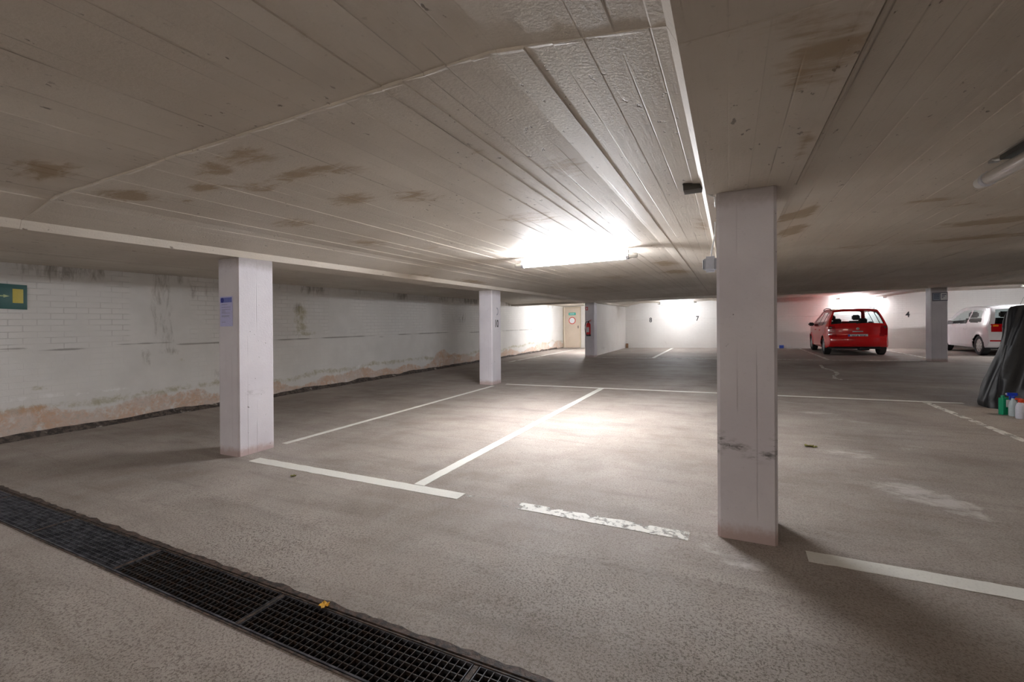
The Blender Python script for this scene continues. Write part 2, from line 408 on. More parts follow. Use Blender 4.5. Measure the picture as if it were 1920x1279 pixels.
# floor, with a trench for the drain
DY0, DY1 = 1.357 * K, 1.662 * K
PITS = [(-2.9, 2.0, .55, .35, 1.0), (-2.5, 1.8, .3, .2, .8), (.0, 1.9, .5, .7, .8), (-.8, 2.2, .5, .4, .6), (-3.2, .9, 1.0, .5, .5), (-4, 2.2, .6, .3, .4), (-2, 1.0, 1, .4, .5), (.6, 1.6, .5, .5, .6)]
PALES = [(1.2, 8.1, .35, .2, .8), (1.5, 7.6, .4, .2, .6), (1.15, 5.8, .3, .35, .7), (1.3, 4.75, .2, .3, .95), (1.5, 4.55, .18, .25, 1.0), (1.6, 4.3, .12, .2, .8), (.08, 2.98, .16, .10, 1.0), (-.1, 3.1, .12, .12, .8), (-.1, 3.68, .12, .12, .8), (1.8, 6.3, .35, .3, .5),
         (-.9, 5.4, .9, 1.3, .34), (-1.4, 7.6, 1.2, 1.2, .3), (2.2, 4.7, .3, .2, .5), (-3.6, 5.5, .5, .8, .35), (2.0, 7.2, .5, .2, .5), (-2.5, 7.8, 1.5, 1.0, .35), (.9, 9.0, .4, .3, .5)]
DARKS = [(.2, 3.2, .4, .08, .5), (-8.5, 6, .5, 9, .35), (-2.5, 12.5, 4.5, 2.0, .38), (3.5, 13, 3.5, 2.2, .35), (-6.3, 9, .9, 5, .25), (.12, 3.2, .3, .06, .6)]
def ell(L):
    def f(co):
        x, y = co.x / K, co.y / K; s = 0
        for (a, b, ra, r2, v) in L:
            d = ((x - a) / ra) ** 2 + ((y - b) / r2) ** 2
            if d < 6: s = max(s, v * math.exp(-d * .8))
        return s
    return f
fx = stations(X0, 4.5, .09, []) ; fx += [v for v in stations(4.5, X1, .4, []) if v > 4.55]
fy = [v for v in stations(Y0, Y1, .5, []) if v < .3] + stations(.3, DY0 - .02, .08, []) + [DY0 - .0004, DY0 + .0004, DY1 - .0004, DY1 + .0004] + stations(DY1 + .02, 9, .09, []) + [v for v in stations(9, Y1, .22, []) if v > 9.05]
def floor_z(x, y):
    if DY0 < y < DY1: return zf(y) - .16
    return zf(y) + .0015 * fnoise(x, y, 0, 1.5, 2)
fl = heightfield('floor', fx, fy, floor_z, M['floor']); fl.data.flip_normals(); tag(fl, kind='structure')
paint(fl, 'pitted', ell(PITS)); paint(fl, 'pale', ell(PALES)); paint(fl, 'dark', ell(DARKS))
fl.data.materials.append(M['trench'])
for p in fl.data.polygons:
    c = p.center
    if c.z < zf(c.y) - .02 : p.material_index = 1

def wall_grid(name, a, b, mat, flip=False, top=None, nz=26, step=.07):
    ax, ay = a; bx, by = b; L = math.hypot(bx - ax, by - ay); n = max(2, int(L / step))
    verts = []; faces = []; top = top or SLAB + .05
    for i in range(n + 1):
        t = i / n; x = ax + (bx - ax) * t; y = ay + (by - ay) * t
        for j in range(nz + 1): verts.append((x, y, zf(y) - .05 + (top + .05) * j / nz))
    for i in range(n):
        for j in range(nz):
            q = i * (nz + 1) + j; f = (q, q + nz + 1, q + nz + 2, q + 1); faces.append(f[::-1] if flip else f)
    me = bpy.data.meshes.new(name); me.from_pydata(verts, [], faces); me.materials.append(mat)
    o = bpy.data.objects.new(name, me); C.objects.link(o); tag(o, kind='structure'); return o
PIL = [(3.8, 4.72), (7.9, 8.58), (11.85, 12.75), (15.9, 16.6)]
def pilaster(yu): return any(a < yu < b for a, b in PIL)
wl = wall_grid('wall_left', (X0, Y1), (X0, Y0), M['wall_damp'], nz=60, step=.05)
def hz(co): return (co.z - zf(co.y)) / K
def W(fn): return lambda co: fn(co.y / K, hz(co))
def crackz(y): return 1.255 + .03 * fnoise(y, 0, 5, 1.1) + (y - 3) * -.004
paint(wl, 'brick', W(lambda y, h: 0 if pilaster(y) else (1 if h > crackz(y) else .22)))
paint(wl, 'crack', W(lambda y, h: math.exp(-((h - crackz(y)) / .022) ** 2) * (.95 if 1 < y < 22 else 0)))
def grime(y, h):
    g = 0
    if pilaster(y) and h > 1.2: g = .45 * math.exp(-((y - 4.3) / .35) ** 2)
    if h > 2.0: g = max(g, .40 * sstep(2.05, 2.4, h) * (1 + .8 * fnoise(y, 0, 8, .9)))
    g = max(g, .45 * math.exp(-((y - 5.0) / .5) ** 2 - ((h - 2.2) / .25) ** 2))
    g = max(g, .5 * math.exp(-((y - 4.05) / .16) ** 2 - ((h - 1.0) / .3) ** 2), .55 * math.exp(-((y - 4.4) / .25) ** 2 - ((h - 1.12) / .12) ** 2))
    g = max(g, .42 * math.exp(-((y - 13.9) / 1.3) ** 2 - ((h - 1.7) / .5) ** 2), .55 * math.exp(-((y - 7.05) / .3) ** 2 - ((h - 1.95) / .2) ** 2))
    g = max(g, .42 * math.exp(-((y - 5.2) / .4) ** 2 - ((h - .62) / .2) ** 2))
    return g
paint(wl, 'grime', W(grime))
def moss(y, h):
    g = .62 * math.exp(-((y - 7.2) / .45) ** 2 - ((h - 1.35) / .12) ** 2)
    g = max(g, .6 * math.exp(-((y - 7.1) / .28) ** 2) * sstep(1.2, 1.3, h) * sstep(2.2, 1.9, h))
    g = max(g, .55 * math.exp(-((h - (.42 + .12 * fnoise(y, 2, 0, .8))) / .13) ** 2))
    g = max(g, .6 * math.exp(-((y - 2.75) / .16) ** 2 - ((h - .68) / .07) ** 2), .6 * math.exp(-((y - 4.6) / .1) ** 2 - ((h - .95) / .05) ** 2))
    return g
paint(wl, 'moss', W(moss))
def rust(y, h):
    top = .36 + .26 * fnoise(y, 7, 0, .75) + .15 * math.exp(-((y - 12.9) / .6) ** 2) + .1 * math.exp(-((y - 4.9) / .6) ** 2)
    return .62 * sstep(top + .08, top - .08, h)
paint(wl, 'rust', W(rust))
def crust(y, h):
    c = .55 * math.exp(-((h - (.56 + .05 * fnoise(y, 9, 0, 2))) / .06) ** 2) * sstep(4.2, 3.8, y)
    c = max(c, .5 * math.exp(-((h - .27) / .03) ** 2) * sstep(3.3, 2.9, y))
    c = max(c, .5 * math.exp(-((y - 9.0) / .8) ** 2 - ((h - .40) / .12) ** 2))
    c = max(c, .42 * math.exp(-((y - 11.6) / .8) ** 2 - ((h - .35) / .12) ** 2))
    return c
paint(wl, 'crust', W(crust))
paint(wl, 'foot', W(lambda y, h: .75 * sstep(.10 + .05 * fnoise(y, 3, 0, 1.5), .02, h)))
# tar fillet along the foot of the left wall
bm = bmesh.new(); prev = None; y = Y0
while y < Y1 - 1:
    ww = .05 + .03 * fnoise(y, 1, 0, 2.3); hh = .055 + .035 * fnoise(y, 4, 0, 1.7)
    r = [bm.verts.new((X0 + a, y, zf(y) + b)) for a, b in ((-.01, hh + .02), (.018, hh), (ww, hh * .55), (ww + .03, .004), (ww + .03, -.02))]
    if prev:
        for i in range(4): bm.faces.new((prev[i], prev[i + 1], r[i + 1], r[i]))
    prev = r; y += .06
def tar():
    t = NT('tar_fillet'); p = t.pos(); n = t.noise(p, 16, 5, .75); n2 = t.noise(p, 5, 4, .6)
    c = t.mix(t.ramp(n, .42, .6), (.05, .042, .038), (.15, .12, .10)); c = t.mix(t.ramp(n2, .60, .68, 0, .7), c, (.5, .46, .42))
    return t.done(t.bsdf(c, .85, t.bump(n, 1, .02)))
tag(new_obj('baseboard_left', bm, tar()), kind='structure')

for nm, a, b in (('wall_back', (X1, Y1), (X0, Y1)), ('wall_right', (X1, Y0), (X1, Y1)), ('wall_front', (X0, Y0), (X1, Y0))):
    o = wall_grid(nm, a, b, M['wall'], nz=40, step=.12)
    paint(o, 'brick', lambda co: .8 * sstep(.0, .1, hz(co)))
    paint(o, 'grime', lambda co: .42 * math.exp(-((co.x / K + 3.3) / .6) ** 2 - ((hz(co) - .25) / .2) ** 2) + .2 * sstep(.2, 0, hz(co)))
    paint(o, 'rust', lambda co: .35 * sstep(.12, 0, hz(co))); paint(o, 'moss', lambda co: 0.2 * sstep(.4, .1, hz(co))); paint(o, 'crust', lambda co: 0)
    paint(o, 'foot', lambda co: .45 * sstep(.04, 0, hz(co))); paint(o, 'crack', lambda co: .6 * math.exp(-((hz(co) - 1.55) / .02) ** 2))
# partition between the door lobby and bay eight
bm = bmesh.new(); xa, xb_ = -5.42 * K, -5.24 * K; ya, yb_ = 18.68 * K, Y1 + .02
n = 40
vs = []
for i in range(n + 1):
    y = ya + (yb_ - ya) * i / n
    vs.append([bm.verts.new((x, y, zf(y) + z)) for x, z in ((xa, -.03), (xa, SLAB + .03), (xb_, SLAB + .03), (xb_, 1.2), (xb_, .5), (xb_, .25), (xb_, .1), (xb_, -.03))])
for A, B in zip(vs, vs[1:]):
    for k in range(8): bm.faces.new((A[k], A[(k + 1) % 8], B[(k + 1) % 8], B[k]))
bm.faces.new(vs[0]); bm.faces.new(vs[-1][::-1])
o = new_obj('wall_partition', bm, M['wall']); tag(o, kind='structure')
paint(o, 'brick', lambda co: .4); paint(o, 'grime', lambda co: .5 * math.exp(-((co.y / K - 20.3) / .8) ** 2 - ((hz(co) - .3) / .25) ** 2))
for a_ in ('rust', 'moss'): paint(o, a_, lambda co: .4 * sstep(.15, 0, hz(co)))
for a_ in ('crust', 'crack'): paint(o, a_, lambda co: 0)
paint(o, 'foot', lambda co: .4 * sstep(.05, 0, hz(co)))

# ---------------------------------------------------------------- pillars
def pillar(x0, x1, y0, y1, label, scuff=None):
    x0, x1, y0, y1 = [v * K for v in (x0, x1, y0, y1)]
    cx, cy = (x0 + x1) / 2, (y0 + y1) / 2; c = .016
    ring = [(x0 + c, y0), (x1 - c, y0), (x1, y0 + c), (x1, y1 - c), (x1 - c, y1), (x0 + c, y1), (x0, y1 - c), (x0, y0 + c)]
    # finer points along the front for scuffs
    pts = []
    for i, p in enumerate(ring):
        q = ring[(i + 1) % 8]; m_ = 8 if i % 2 == 0 else 1
        for k in range(m_): pts.append((p[0] + (q[0] - p[0]) * k / m_, p[1] + (q[1] - p[1]) * k / m_))
    bm = bmesh.new(); rows = []
    nz = 60
    for j in range(nz + 1):
        t = j / nz; row = []
        for (x, y) in pts:
            zb = zf(y) - .004; zt = SOF + zf(y) + .004
            row.append(bm.verts.new((x - cx, y - cy, zb + (zt - zb) * t - zf(cy))))
        rows.append(row)
    n = len(pts)
    for A, B in zip(rows, rows[1:]):
        for k in range(n): bm.faces.new((A[k], A[(k + 1) % n], B[(k + 1) % n], B[k]))
    bm.faces.new(rows[0][::-1]); bm.faces.new(rows[-1])
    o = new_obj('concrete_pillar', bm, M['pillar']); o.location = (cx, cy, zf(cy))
    tag(o, label, 'pillar', 'painted concrete pillars')
    del o['group']
    paint(o, 'scuff', scuff or (lambda co: 0)); return o
def scuff_main(co):
    if co.y > -.17 : return .0
    z = co.z / K; x = co.x
    a = .95 * math.exp(-((z - .585 + .03 * math.sin(x * 22)) / .022) ** 2)
    b = .9 * math.exp(-((z - .65) / .03) ** 2) * (1 if abs(x) > .11 else 0)
    return max(a, b) + .0
pillar(-.075, .275, 3.27, 3.70, 'large pale concrete pillar in the right foreground with a dark bumper scuff low down', scuff_main)
pillar(-5.43, -5.06, 3.19, 3.64, 'white concrete pillar on the left with a paper notice on its shaded side', lambda co: .35 * math.exp(-((co.z - .62) / .02) ** 2) * (co.x > .15) * (abs(co.y) < .1))
pillar(-5.53, -5.16, 9.45, 9.92, 'slim white pillar in the middle distance stencilled with the number 10')
pillar(-5.49, -5.09, 18.24, 18.70, 'far grey-white pillar with the red fire extinguisher hanging on it')
pillar(5.655, 6.055, 18.2, 18.62, 'far pillar between the red car and the white car')

# ================================================================ LAMPS
def lamp(name_label, cx, cy, rot, lit, black=False, group='tube lamps', wall=False):
    z = zf(cy) + SLAB
    tilt = math.atan(G)
    L = 1.60
    # local x runs along the tube
    root = thing('tube_lamp', name_label, 'lamp', (cx, cy, z - (.010 if not wall else wall)), (0, 0, rot))
    if not wall:
        if abs(math.cos(rot)) < .5: root.rotation_euler = (0, -tilt if math.sin(rot) > 0 else tilt, rot)
        else: root.rotation_euler = (tilt, 0, rot)
    hm = M['black_plastic'] if black else M['white_plastic']  # the black version stands in for the shadow gap between tube and ceiling
    rbox('housing_or_shadow_gap', -L / 2 + (.30 if black else .10), L / 2 - (.30 if black else .10), -.028, .028, -.055 + (.02 if black else 0), -.008, hm, root, .006)
    for s in (-1, 1): rbox('bracket', s * .62 - .02, s * .62 + .02, -.02, .02, -.012, .004, M['steel'], root, .002)
    R = Matrix.Rotation(math.radians(90), 4, 'Y')
    bm = bmesh.new(); r = .036; zc = -.086
    lathe(bm, [(r * .9, -L / 2 + .13), (r, -L / 2 + .135), (r, L / 2 - .135), (r * .9, L / 2 - .13)], 24, Matrix.Translation((0, 0, zc)) @ R)
    tb = new_obj('tube', bm, lit, root, True)
    for s in (-1, 1):
        bm = bmesh.new(); Mx = Matrix.Translation((0, 0, zc)) @ Matrix.Rotation(math.radians(90 * s), 4, 'Y')
        lathe(bm, [(.030, L / 2 - .10), (.034, L / 2 - .095), (.032, L / 2 - .02), (.022, L / 2), (.006, L / 2 + .002)], 20, Mx)
        cap = new_obj('end_cap', bm, M['white_plastic'], root, True)
        bm = bmesh.new(); lathe(bm, [(.036, L / 2 - .135), (.041, L / 2 - .133), (.041, L / 2 - .098), (.035, L / 2 - .096)], 20, Mx)
        new_obj('clamp_ring', bm, M['grey_plastic'], cap, True)
    return root
lamp('lit fluorescent tube under the ceiling left of the big foreground pillar', -2.03 * K, 6.15 * K, 0, M['lit_main'])
t = NT('tube_off'); M['tube_off'] = t.done(t.bsdf((.60, .56, .52), .3, None, Coat_Weight=.4))
lamp('unlit tube lamp at the right edge with a black strip standing in for the shadow gap above it', 1.56 * K, 3.28 * K, math.radians(90), M['tube_off'], True)
lamp('lit tube at the back wall between the numbers 8 and 7', -2.35 * K, 23.6 * K, 0, M['lit_bay'])
lamp('lit tube on the back wall above the red car', 5.35 * K, 24.95 * K, 0, M['lit_low'], wall=.055)
lamp('lit tube hidden beside the door lobby partition', -6.22 * K, 21.5 * K, math.radians(90), M['lit_lobby'])
lamp('added lit tube out of view over the white car at the far right', 9.6 * K, 20.6 * K, 0, M['fill_back'])  # unseen tube, added to light the far right bay
lamp('added fill tube out of view in the bay along the left wall, behind the camera', -7.2 * K, -1.6 * K, math.radians(90), M['fill_side'])  # unseen tube, added to brighten the left wall and near pillar faces
for x, y in ((-2.0, -3.4), (5.2, 8.6), (3.4, -2.6)):  # unseen dim tubes, added as fill light
    lamp('added dim fill tube out of view at %s' % ('the near left' if x < 0 else 'the right' if y > 0 else 'the near right'), x * K, y * K, 0, M['fill_near'])

# ================================================================ DRAIN
ch = thing('drain_channel', 'long floor drain with rusty edge rails crossing the floor at lower left', 'drain', (0, (DY0 + DY1) / 2, zf((DY0 + DY1) / 2)))
def rel(o, root): 
    for v in o.data.vertices: v.co -= root.location
def rail(name, ya, yb, z0, z1, mat, rough=0.0):
    bm = bmesh.new(); prev = None; x = X0 + .02
    while x < 5:
        a = ya + rough * fnoise(x, 5, ya, 14, 4); b = yb
        r = [bm.verts.new((x, yy, zf(yy) + zz)) for yy, zz in ((a, z0), (a, z1), (b, z1), (b, z0))]
        if prev:
            for i in range(4): bm.faces.new((prev[i], prev[(i + 1) % 4], r[(i + 1) % 4], r[i]))
        else: bm.faces.new(r)
        prev = r; x += .05
    bm.faces.new(prev[::-1]); o = new_obj(name, bm, mat, ch); rel(o, ch)
rail('edge_rail', DY0 - .012, DY0 - .004, -.05, .004, M['edge']); rail('edge_rail', DY0 + .003, DY0 + .008, -.05, .002, M['grate_pale'])
rail('edge_rail', DY1 + .020, DY1 - .010, -.05, .0025, M['edge'], .014); rail('edge_rail', DY1 - .018, DY1 - .024, -.05, .001, M['edge'])
gy0, gy1 = DY0 + .010, DY1 - .026
gx = .25 * K; idx = 0
GL = ['floor grate at the bottom edge of the picture, right of the longest visible one', 'floor grate in the foreground with the yellow leaf on its rear edge', 'floor grate second from the near end of the drain', 'floor grate left of a broad rusty joint with pale worn bars',
      'floor grate with pale bars at the left edge of the picture', 'floor grate farthest along the drain at left', 'floor grate farther left outside the picture']
first = None
while gx - 1.225 * K > X0 - .2 and idx < 6:
    a, b = gx - 1.225 * K + .014, gx - .014
    fine = idx >= 3; cell = .0305 if not fine else .024; nrow = 7 if not fine else 9
    y_c = (gy0 + gy1) / 2
    root = thing('floor_grate', GL[idx], 'drain grate', ((a + b) / 2, y_c, zf(y_c)))
    th = .0018; mat = M['grate'] if not fine else M['grate_pale']
    zt, zb = -.0015, -.024
    def sl(bm):
        for v in bm.verts:
            v.co.z += G * v.co.y
    hl = (b - a) / 2; hw = (gy1 - gy0) / 2
    bm = bmesh.new()
    box(bm, -hl, hl, -hw, -hw + .004, zb, zt); box(bm, -hl, hl, hw - .004, hw, zb, zt)
    box(bm, -hl, -hl + .004, -hw + .004, hw - .004, zb, zt); box(bm, hl - .004, hl, -hw + .004, hw - .004, zb, zt); sl(bm)
    new_obj('frame', bm, M['grate_pale'], root)
    bm = bmesh.new(); nb = int(2 * hl / cell)
    for k in range(1, nb):
        x = -hl + 2 * hl * k / nb; box(bm, x - th, x + th, -hw + .004, hw - .004, zb, zt - .0005)
    sl(bm); new_obj('bearing_bars', bm, mat, root)
    bm = bmesh.new()
    for k in range(1, nrow):
        y = -hw + 2 * hw * k / nrow; box(bm, -hl + .004, hl - .004, y - th, y + th, zb + .006, zt - .0015)
    sl(bm); new_obj('cross_bars', bm, mat, root)
    # rusty dirt-filled joint plate between grates belongs to the channel
    bm = bmesh.new(); box(bm, a - .024, a - .004, gy0 - root.location.y, gy1 - root.location.y, -.03, -.002)
    for v in bm.verts: v.co.y += root.location.y; v.co.z += zf(v.co.y)
    o = new_obj('joint_filling', bm, M['edge'], ch); rel(o, ch)
    gx -= 1.225 * K; idx += 1

# ================================================================ FLOOR LINES
def strip(a, b, w_, label, mat, rough=.006, name='painted_line', cat='floor marking', seg=.04):
    a = Vector((a[0] * K, a[1] * K)); b = Vector((b[0] * K, b[1] * K)); d = (b - a); L = d.length; d.normalize(); nrm = Vector((-d.y, d.x))
    n = max(2, int(L / seg)); bm = bmesh.new(); prev = None; top = .0028
    c0 = (a + b) / 2
    for i in range(n + 1):
        p = a + d * (L * i / n); e = []
        for s in (-1, 1):
            q = p + nrm * s * (w_ * K / 2 + rough * fnoise(p.x * 9 + s * 3, p.y * 9, 0, 1)); e.append(q)
        r = [bm.verts.new((q.x - c0.x, q.y - c0.y, zf(q.y) - zf(c0.y) + zz)) for q, zz in ((e[0], .0002), (e[0], top), (e[1], top), (e[1], .0002))]
        if prev:
            for k in range(4): bm.faces.new((prev[k], prev[(k + 1) % 4], r[(k + 1) % 4], r[k]))
        else: bm.faces.new(r)
        prev = r
    bm.faces.new(prev[::-1]); o = new_obj(name, bm, mat); o.location = (c0.x, c0.y, zf(c0.y)); tag(o, label, cat); return o
strip((-4.80, 3.20), (-2.05, 3.19), .135, 'bold white line starting at the left pillar, joined by the long divider', M['line'])
strip((-1.52, 3.21), (-.25, 3.19), .125, 'patchy flaking white line ending before the big foreground pillar', M['line_worn'], .012)
strip((-2.05, 3.19), (-1.52, 3.20), .10, 'almost erased piece of white line between two better kept stretches', M['line_faint'], .012)
strip((.42, 3.21), (4.6, 3.17), .135, 'white line running right from the big foreground pillar out of the picture', M['line'])
strip((-2.56, 3.27), (-2.53, 9.63), .115, 'long white divider line receding from the foreground line between two bays', M['line'])
strip((-5.10, 3.80), (-5.06, 9.3), .085, 'thin white line joining the left pillar to the pillar numbered 10', M['line'])
strip((-4.9, 9.68), (3.42, 9.72), .10, 'thin white line crossing the floor from the pillar numbered 10 to the covered motorcycle', M['line'])
strip((2.93, 9.62), (3.0, 6.9), .09, 'faded line coming forward from the crossing line near the covered motorcycle', M['line_worn'], .01)
strip((-4.9, 18.2), (5.55, 18.3), .12, 'faint far line across the mouths of the back bays', M['line_worn'])
strip((-2.72, 18.3), (-2.72, 25.0), .13, 'far white divider between the bays numbered 8 and 7', M['line'])
strip((3.05, 18.4), (3.0, 24.9), .10, 'far pale divider along the left side of the red car', M['line_worn'])
strip((6.0, 18.7), (6.0, 24.9), .10, 'far pale line between the red car and the white car', M['line_worn'])
strip((-7.7, 15.5), (-7.65, 23.5), .12, 'far pale line leading to the beige door', M['line_worn'])
# wandering paint drip
bm = bmesh.new(); pp = [(2.50, 16.3), (2.42, 15.4), (2.55, 14.6), (2.50, 13.9), (2.34, 13.4), (2.25, 12.9), (2.32, 12.6)]
prev = None
for i in range(len(pp) * 8 - 7):
    k = min(i // 8, len(pp) - 2); f = i / 8 - k; x = pp[k][0] + (pp[k + 1][0] - pp[k][0]) * f; y = pp[k][1] + (pp[k + 1][1] - pp[k][1]) * f
    ww = .035 * (1 + .5 * fnoise(x, y, 0, 5))
    r = [bm.verts.new((x * K + a * ww - 2.1, y * K - 12.5, zf(y * K) - zf(12.5) + z)) for a, z in ((-1, 0), (-1, .002), (1, .002), (1, 0))]
    if prev:
        for q in range(4): bm.faces.new((prev[q], prev[(q + 1) % 4], r[(q + 1) % 4], r[q]))
    else: bm.faces.new(r)
    prev = r
bm.faces.new(prev[::-1]); o = new_obj('paint_trail', bm, M['line_worn']); o.location = (2.1, 12.5, zf(12.5)); tag(o, 'wavering pale paint trail on the floor in front of the red car', 'floor marking')

# ================================================================ SIGNS AND NUMBERS
def bay_number(s, x, z, label):
    o = text('bay_number', s, .30, FACE_NEGY, M['stencil'], None, .0008, .85); o.location = (x * K, Y1 - .003, z * K); tag(o, label, 'number')
bay_number('8', -3.88, 2.47, 'small dark number 8 on the back wall, leftmost of the wall numbers')
bay_number('7', -1.50, 2.49, 'small dark number 7 on the back wall left of the big pillar')
bay_number('4', 7.08, 2.44, 'dark number 4 on the back wall right of the red car')
o = text('pillar_number', '10', .22, FACE_POSX, M['stencil'], None, .0008, .78); o.location = (-5.16 * K + .0015, 9.69 * K, 1.84 * K); tag(o, 'black stencilled number 10 on the slim white pillar', 'number')
bm = bmesh.new(); pr = None
for i in range(11):
    a = math.radians(100 - 200 * i / 10); r = [bm.verts.new((z_, rr * math.cos(a) * .8, rr * math.sin(a))) for rr, z_ in ((.055, 0), (.055, .0012), (.085, .0012), (.085, 0))]
    if pr:
        for k in range(4): bm.faces.new((pr[k], pr[(k + 1) % 4], r[(k + 1) % 4], r[k]))
    pr = r
o = new_obj('faded_number', bm, M['stencil_faded']); o.location = (-5.16 * K + .0008, 9.70 * K, 2.15 * K); tag(o, 'faded curved remnant of an older number above the stencilled 10', 'number')

r = thing('escape_sign', 'dark green escape route sign with arrow and yellow panel on the left wall', 'sign', (X0 + .004, 2.14 * K, (2.26 + 1.92) / 2 * K))
hw, hh = .49 * K, .172 * K
rbox('sign_plate', 0, .012, -hw, hw, -hh, hh, M['green_sign'], r, .003)
rbox('sign_panel', .012, .0145, hw - .125, hw - .035, -.075, .095, M['yellow_panel'], r, .0005)
bm = bmesh.new(); box(bm, .012, .0138, -.16, hw - .20, -.004, .010)
v = [bm.verts.new((.0138, hw - .20, .022)), bm.verts.new((.0138, hw - .20, -.016)), bm.verts.new((.0138, hw - .15, .003)), bm.verts.new((.012, hw - .20, .022)), bm.verts.new((.012, hw - .20, -.016)), bm.verts.new((.012, hw - .15, .003))]
bm.faces.new(v[:3]); bm.faces.new(v[3:][::-1])
for a, b in ((0, 1), (1, 2), (2, 0)): bm.faces.new((v[a], v[b], v[b + 3], v[a + 3]))
new_obj('sign_arrow', bm, M['sign_line'], r)
bm = bmesh.new(); box(bm, .012, .0138, -hw + .05, -hw + .21, -.09, .10); new_obj('sign_door', bm, M['sign_line'], r)

# notice on left pillar
yN = 3.19 * K
r = thing('paper_notice', 'pale blue paper notice with a blue header on the shaded side of the left pillar', 'notice', (-5.265 * K, yN - .001, 1.80 * K))
rbox('sheet', -.103, .103, -.002, 0, -.152, .152, M['paper'], r, .0004)
rbox('header', -.092, .092, -.0032, -.002, .09, .14, M['paper_blue'], r, .0003)
bm = bmesh.new(); lathe(bm, [(.026, 0), (.026, .0008)], 16, Matrix.Translation((-.062, -.0032, .115)) @ Matrix.Rotation(math.radians(90), 4, 'X')); new_obj('emblem', bm, simple('emblem_blue', (.03, .04, .30), .7), r)
rw = random.Random(2)
bm = bmesh.new()
for k, zz in enumerate((.068, .04, .018, .005, -.008, -.02, -.045, -.055, -.11)):
    e = -.07 + rw.uniform(.05, .145) if k not in (0, 8) else (-.01 if k == 8 else .02)
    box(bm, -.075, e, -.0026, -.002, zz, zz + .005)
new_obj('text_lines', bm, M['faint_ink'], r)

# junction box, cable and sensor box at the main pillar
bx, by = -.19 * K, 3.20 * K
def bz(x, y): return min(prof(x, XB), prof(y, YB)) + zf(y)
r = thing('junction_box', 'small dark metal box on the beam edge above the foreground pillar', 'junction box', (-.215 * K, 3.28 * K, bz(-.26 * K, 3.28 * K) + .0))
rbox('box_body', -.055, .045, -.045, .045, -.042, .003, simple('dark_box_metal', (.06, .055, .045), .5, .4), r, .004)
rbox('cover_plate', -.058, .048, -.048, .048, -.006, -.001, simple('dark_box_rim', (.035, .03, .025), .5, .4), r, .002)
rbox('gland', .045, .060, -.01, .01, -.034, -.016, M['black_plastic'], r, .003)
bm = bmesh.new(); z0 = SOF + zf(3.28 * K)
tube(bm, [(-.135 * K, 3.27 * K, z0 + .008), (-.115 * K, 3.27 * K, z0 - .006), (-.10 * K, 3.28 * K, z0 - .012), (-.085 * K, 3.29 * K, z0 - .012), (-.082 * K, 3.31 * K, z0 - .03), (-.082 * K, 3.36 * K, z0 - .06)], .004, 8)
cb = new_obj('cable', bm, M['white_plastic'], None, True); tag(cb, 'thin pale cable looping from the small dark box to the foreground pillar', 'cable')
r = thing('sensor_box', 'grey rounded sensor box on the left side of the foreground pillar', 'sensor', (-.077 * K, 3.50 * K, 1.985 * K))
bm = bmesh.new(); box(bm, -.075, 0, -.035, .035, -.050, .045); bmesh.ops.bevel(bm, geom=bm.edges[:], offset=.014, segments=3, affect='EDGES')
new_obj('box_body', bm, M['grey_plastic'], r, True)
rbox('sensor_lens', -.080, -.073, -.024, .024, -.032, .024, simple('lens_grey', (.18, .19, .22), .3), r, .002)
bm = bmesh.new(); tube(bm, [(-.03, 0, .04), (-.03, 0, .08), (-.022, 0, .12), (-.012, 0, .17), (-.010, 0, .26)], .004, 8); new_obj('lead', bm, M['white_plastic'], r, True)

# ceiling cable conduit along the right lip of the main beam
bm = bmesh.new(); y = Y0 + .1; P = []
while y < 3.6 * K: P.append((.405 * K, y, bz(.405 * K, y) - .014)); y += .3
tube(bm, P, .008, 8); o = new_obj('conduit', bm, M['ceiling'], None, True); tag(o, 'painted conduit along the right lower edge of the beam over the foreground pillar', 'conduit')
paint(o, 'stain', lambda co: 0)

# door in the back of the lobby
zd = zf(Y1)
dr = thing('door_1', None, None, (-8.36 * K, Y1 - .03, zd)); tag(dr, kind='structure')
hw = .40; Hd = 2.03
rbox('door_leaf', -hw, hw, -.03, .01, .01, Hd, M['door'], dr, .004)
bm = bmesh.new()
for a, b, c, d in ((-hw - .09, -hw - .005, 0, Hd + .08), (hw + .005, hw + .05, 0, Hd + .08), (-hw - .005, hw + .005, Hd + .005, Hd + .08)): box(bm, a, b, -.07, .02, c, d)
new_obj('door_frame', bm, M['door_frame'], dr)
rbox('door_handle', hw - .09, hw - .07, -.08, -.03, 1.0, 1.13, M['black_plastic'], dr, .004)
bm = bmesh.new(); tube(bm, [(-8.83 * K, Y1 - .12, zd), (-8.83 * K, Y1 - .12, zd + 2.1)], .035, 14); o = new_obj('down_pipe', bm, simple('cream_pipe', (.66, .58, .46), .5), None, True); tag(o, 'cream vertical pipe in the corner left of the beige door', 'pipe')
r = thing('exit_sign', 'turquoise exit sign at the top of the beige door', 'sign', (-8.36 * K, Y1 - .063, zd + 1.74))
rbox('sign_plate', -.19, .19, -.006, 0, -.065, .065, M['teal_sign'], r, .002)
bm = bmesh.new()
for k in range(7): box(bm, -.13 + k * .038, -.13 + k * .038 + .024, -.0072, -.006, -.02, .022)
new_obj('sign_lettering', bm, M['white_sign'], r)
r = thing('prohibition_sign', 'round white sign with a red ring on the beige door', 'sign', (-8.36 * K, Y1 - .063, zd + 1.40))
Rm = Matrix.Rotation(math.radians(90), 4, 'X')
bm = bmesh.new(); lathe(bm, [(.185, 0), (.185, .006)], 36, Rm); new_obj('sign_ring', bm, M['red_ring'], r)
bm = bmesh.new(); lathe(bm, [(.145, .006), (.145, .0075)], 36, Rm); new_obj('sign_face', bm, M['white_sign'], r)
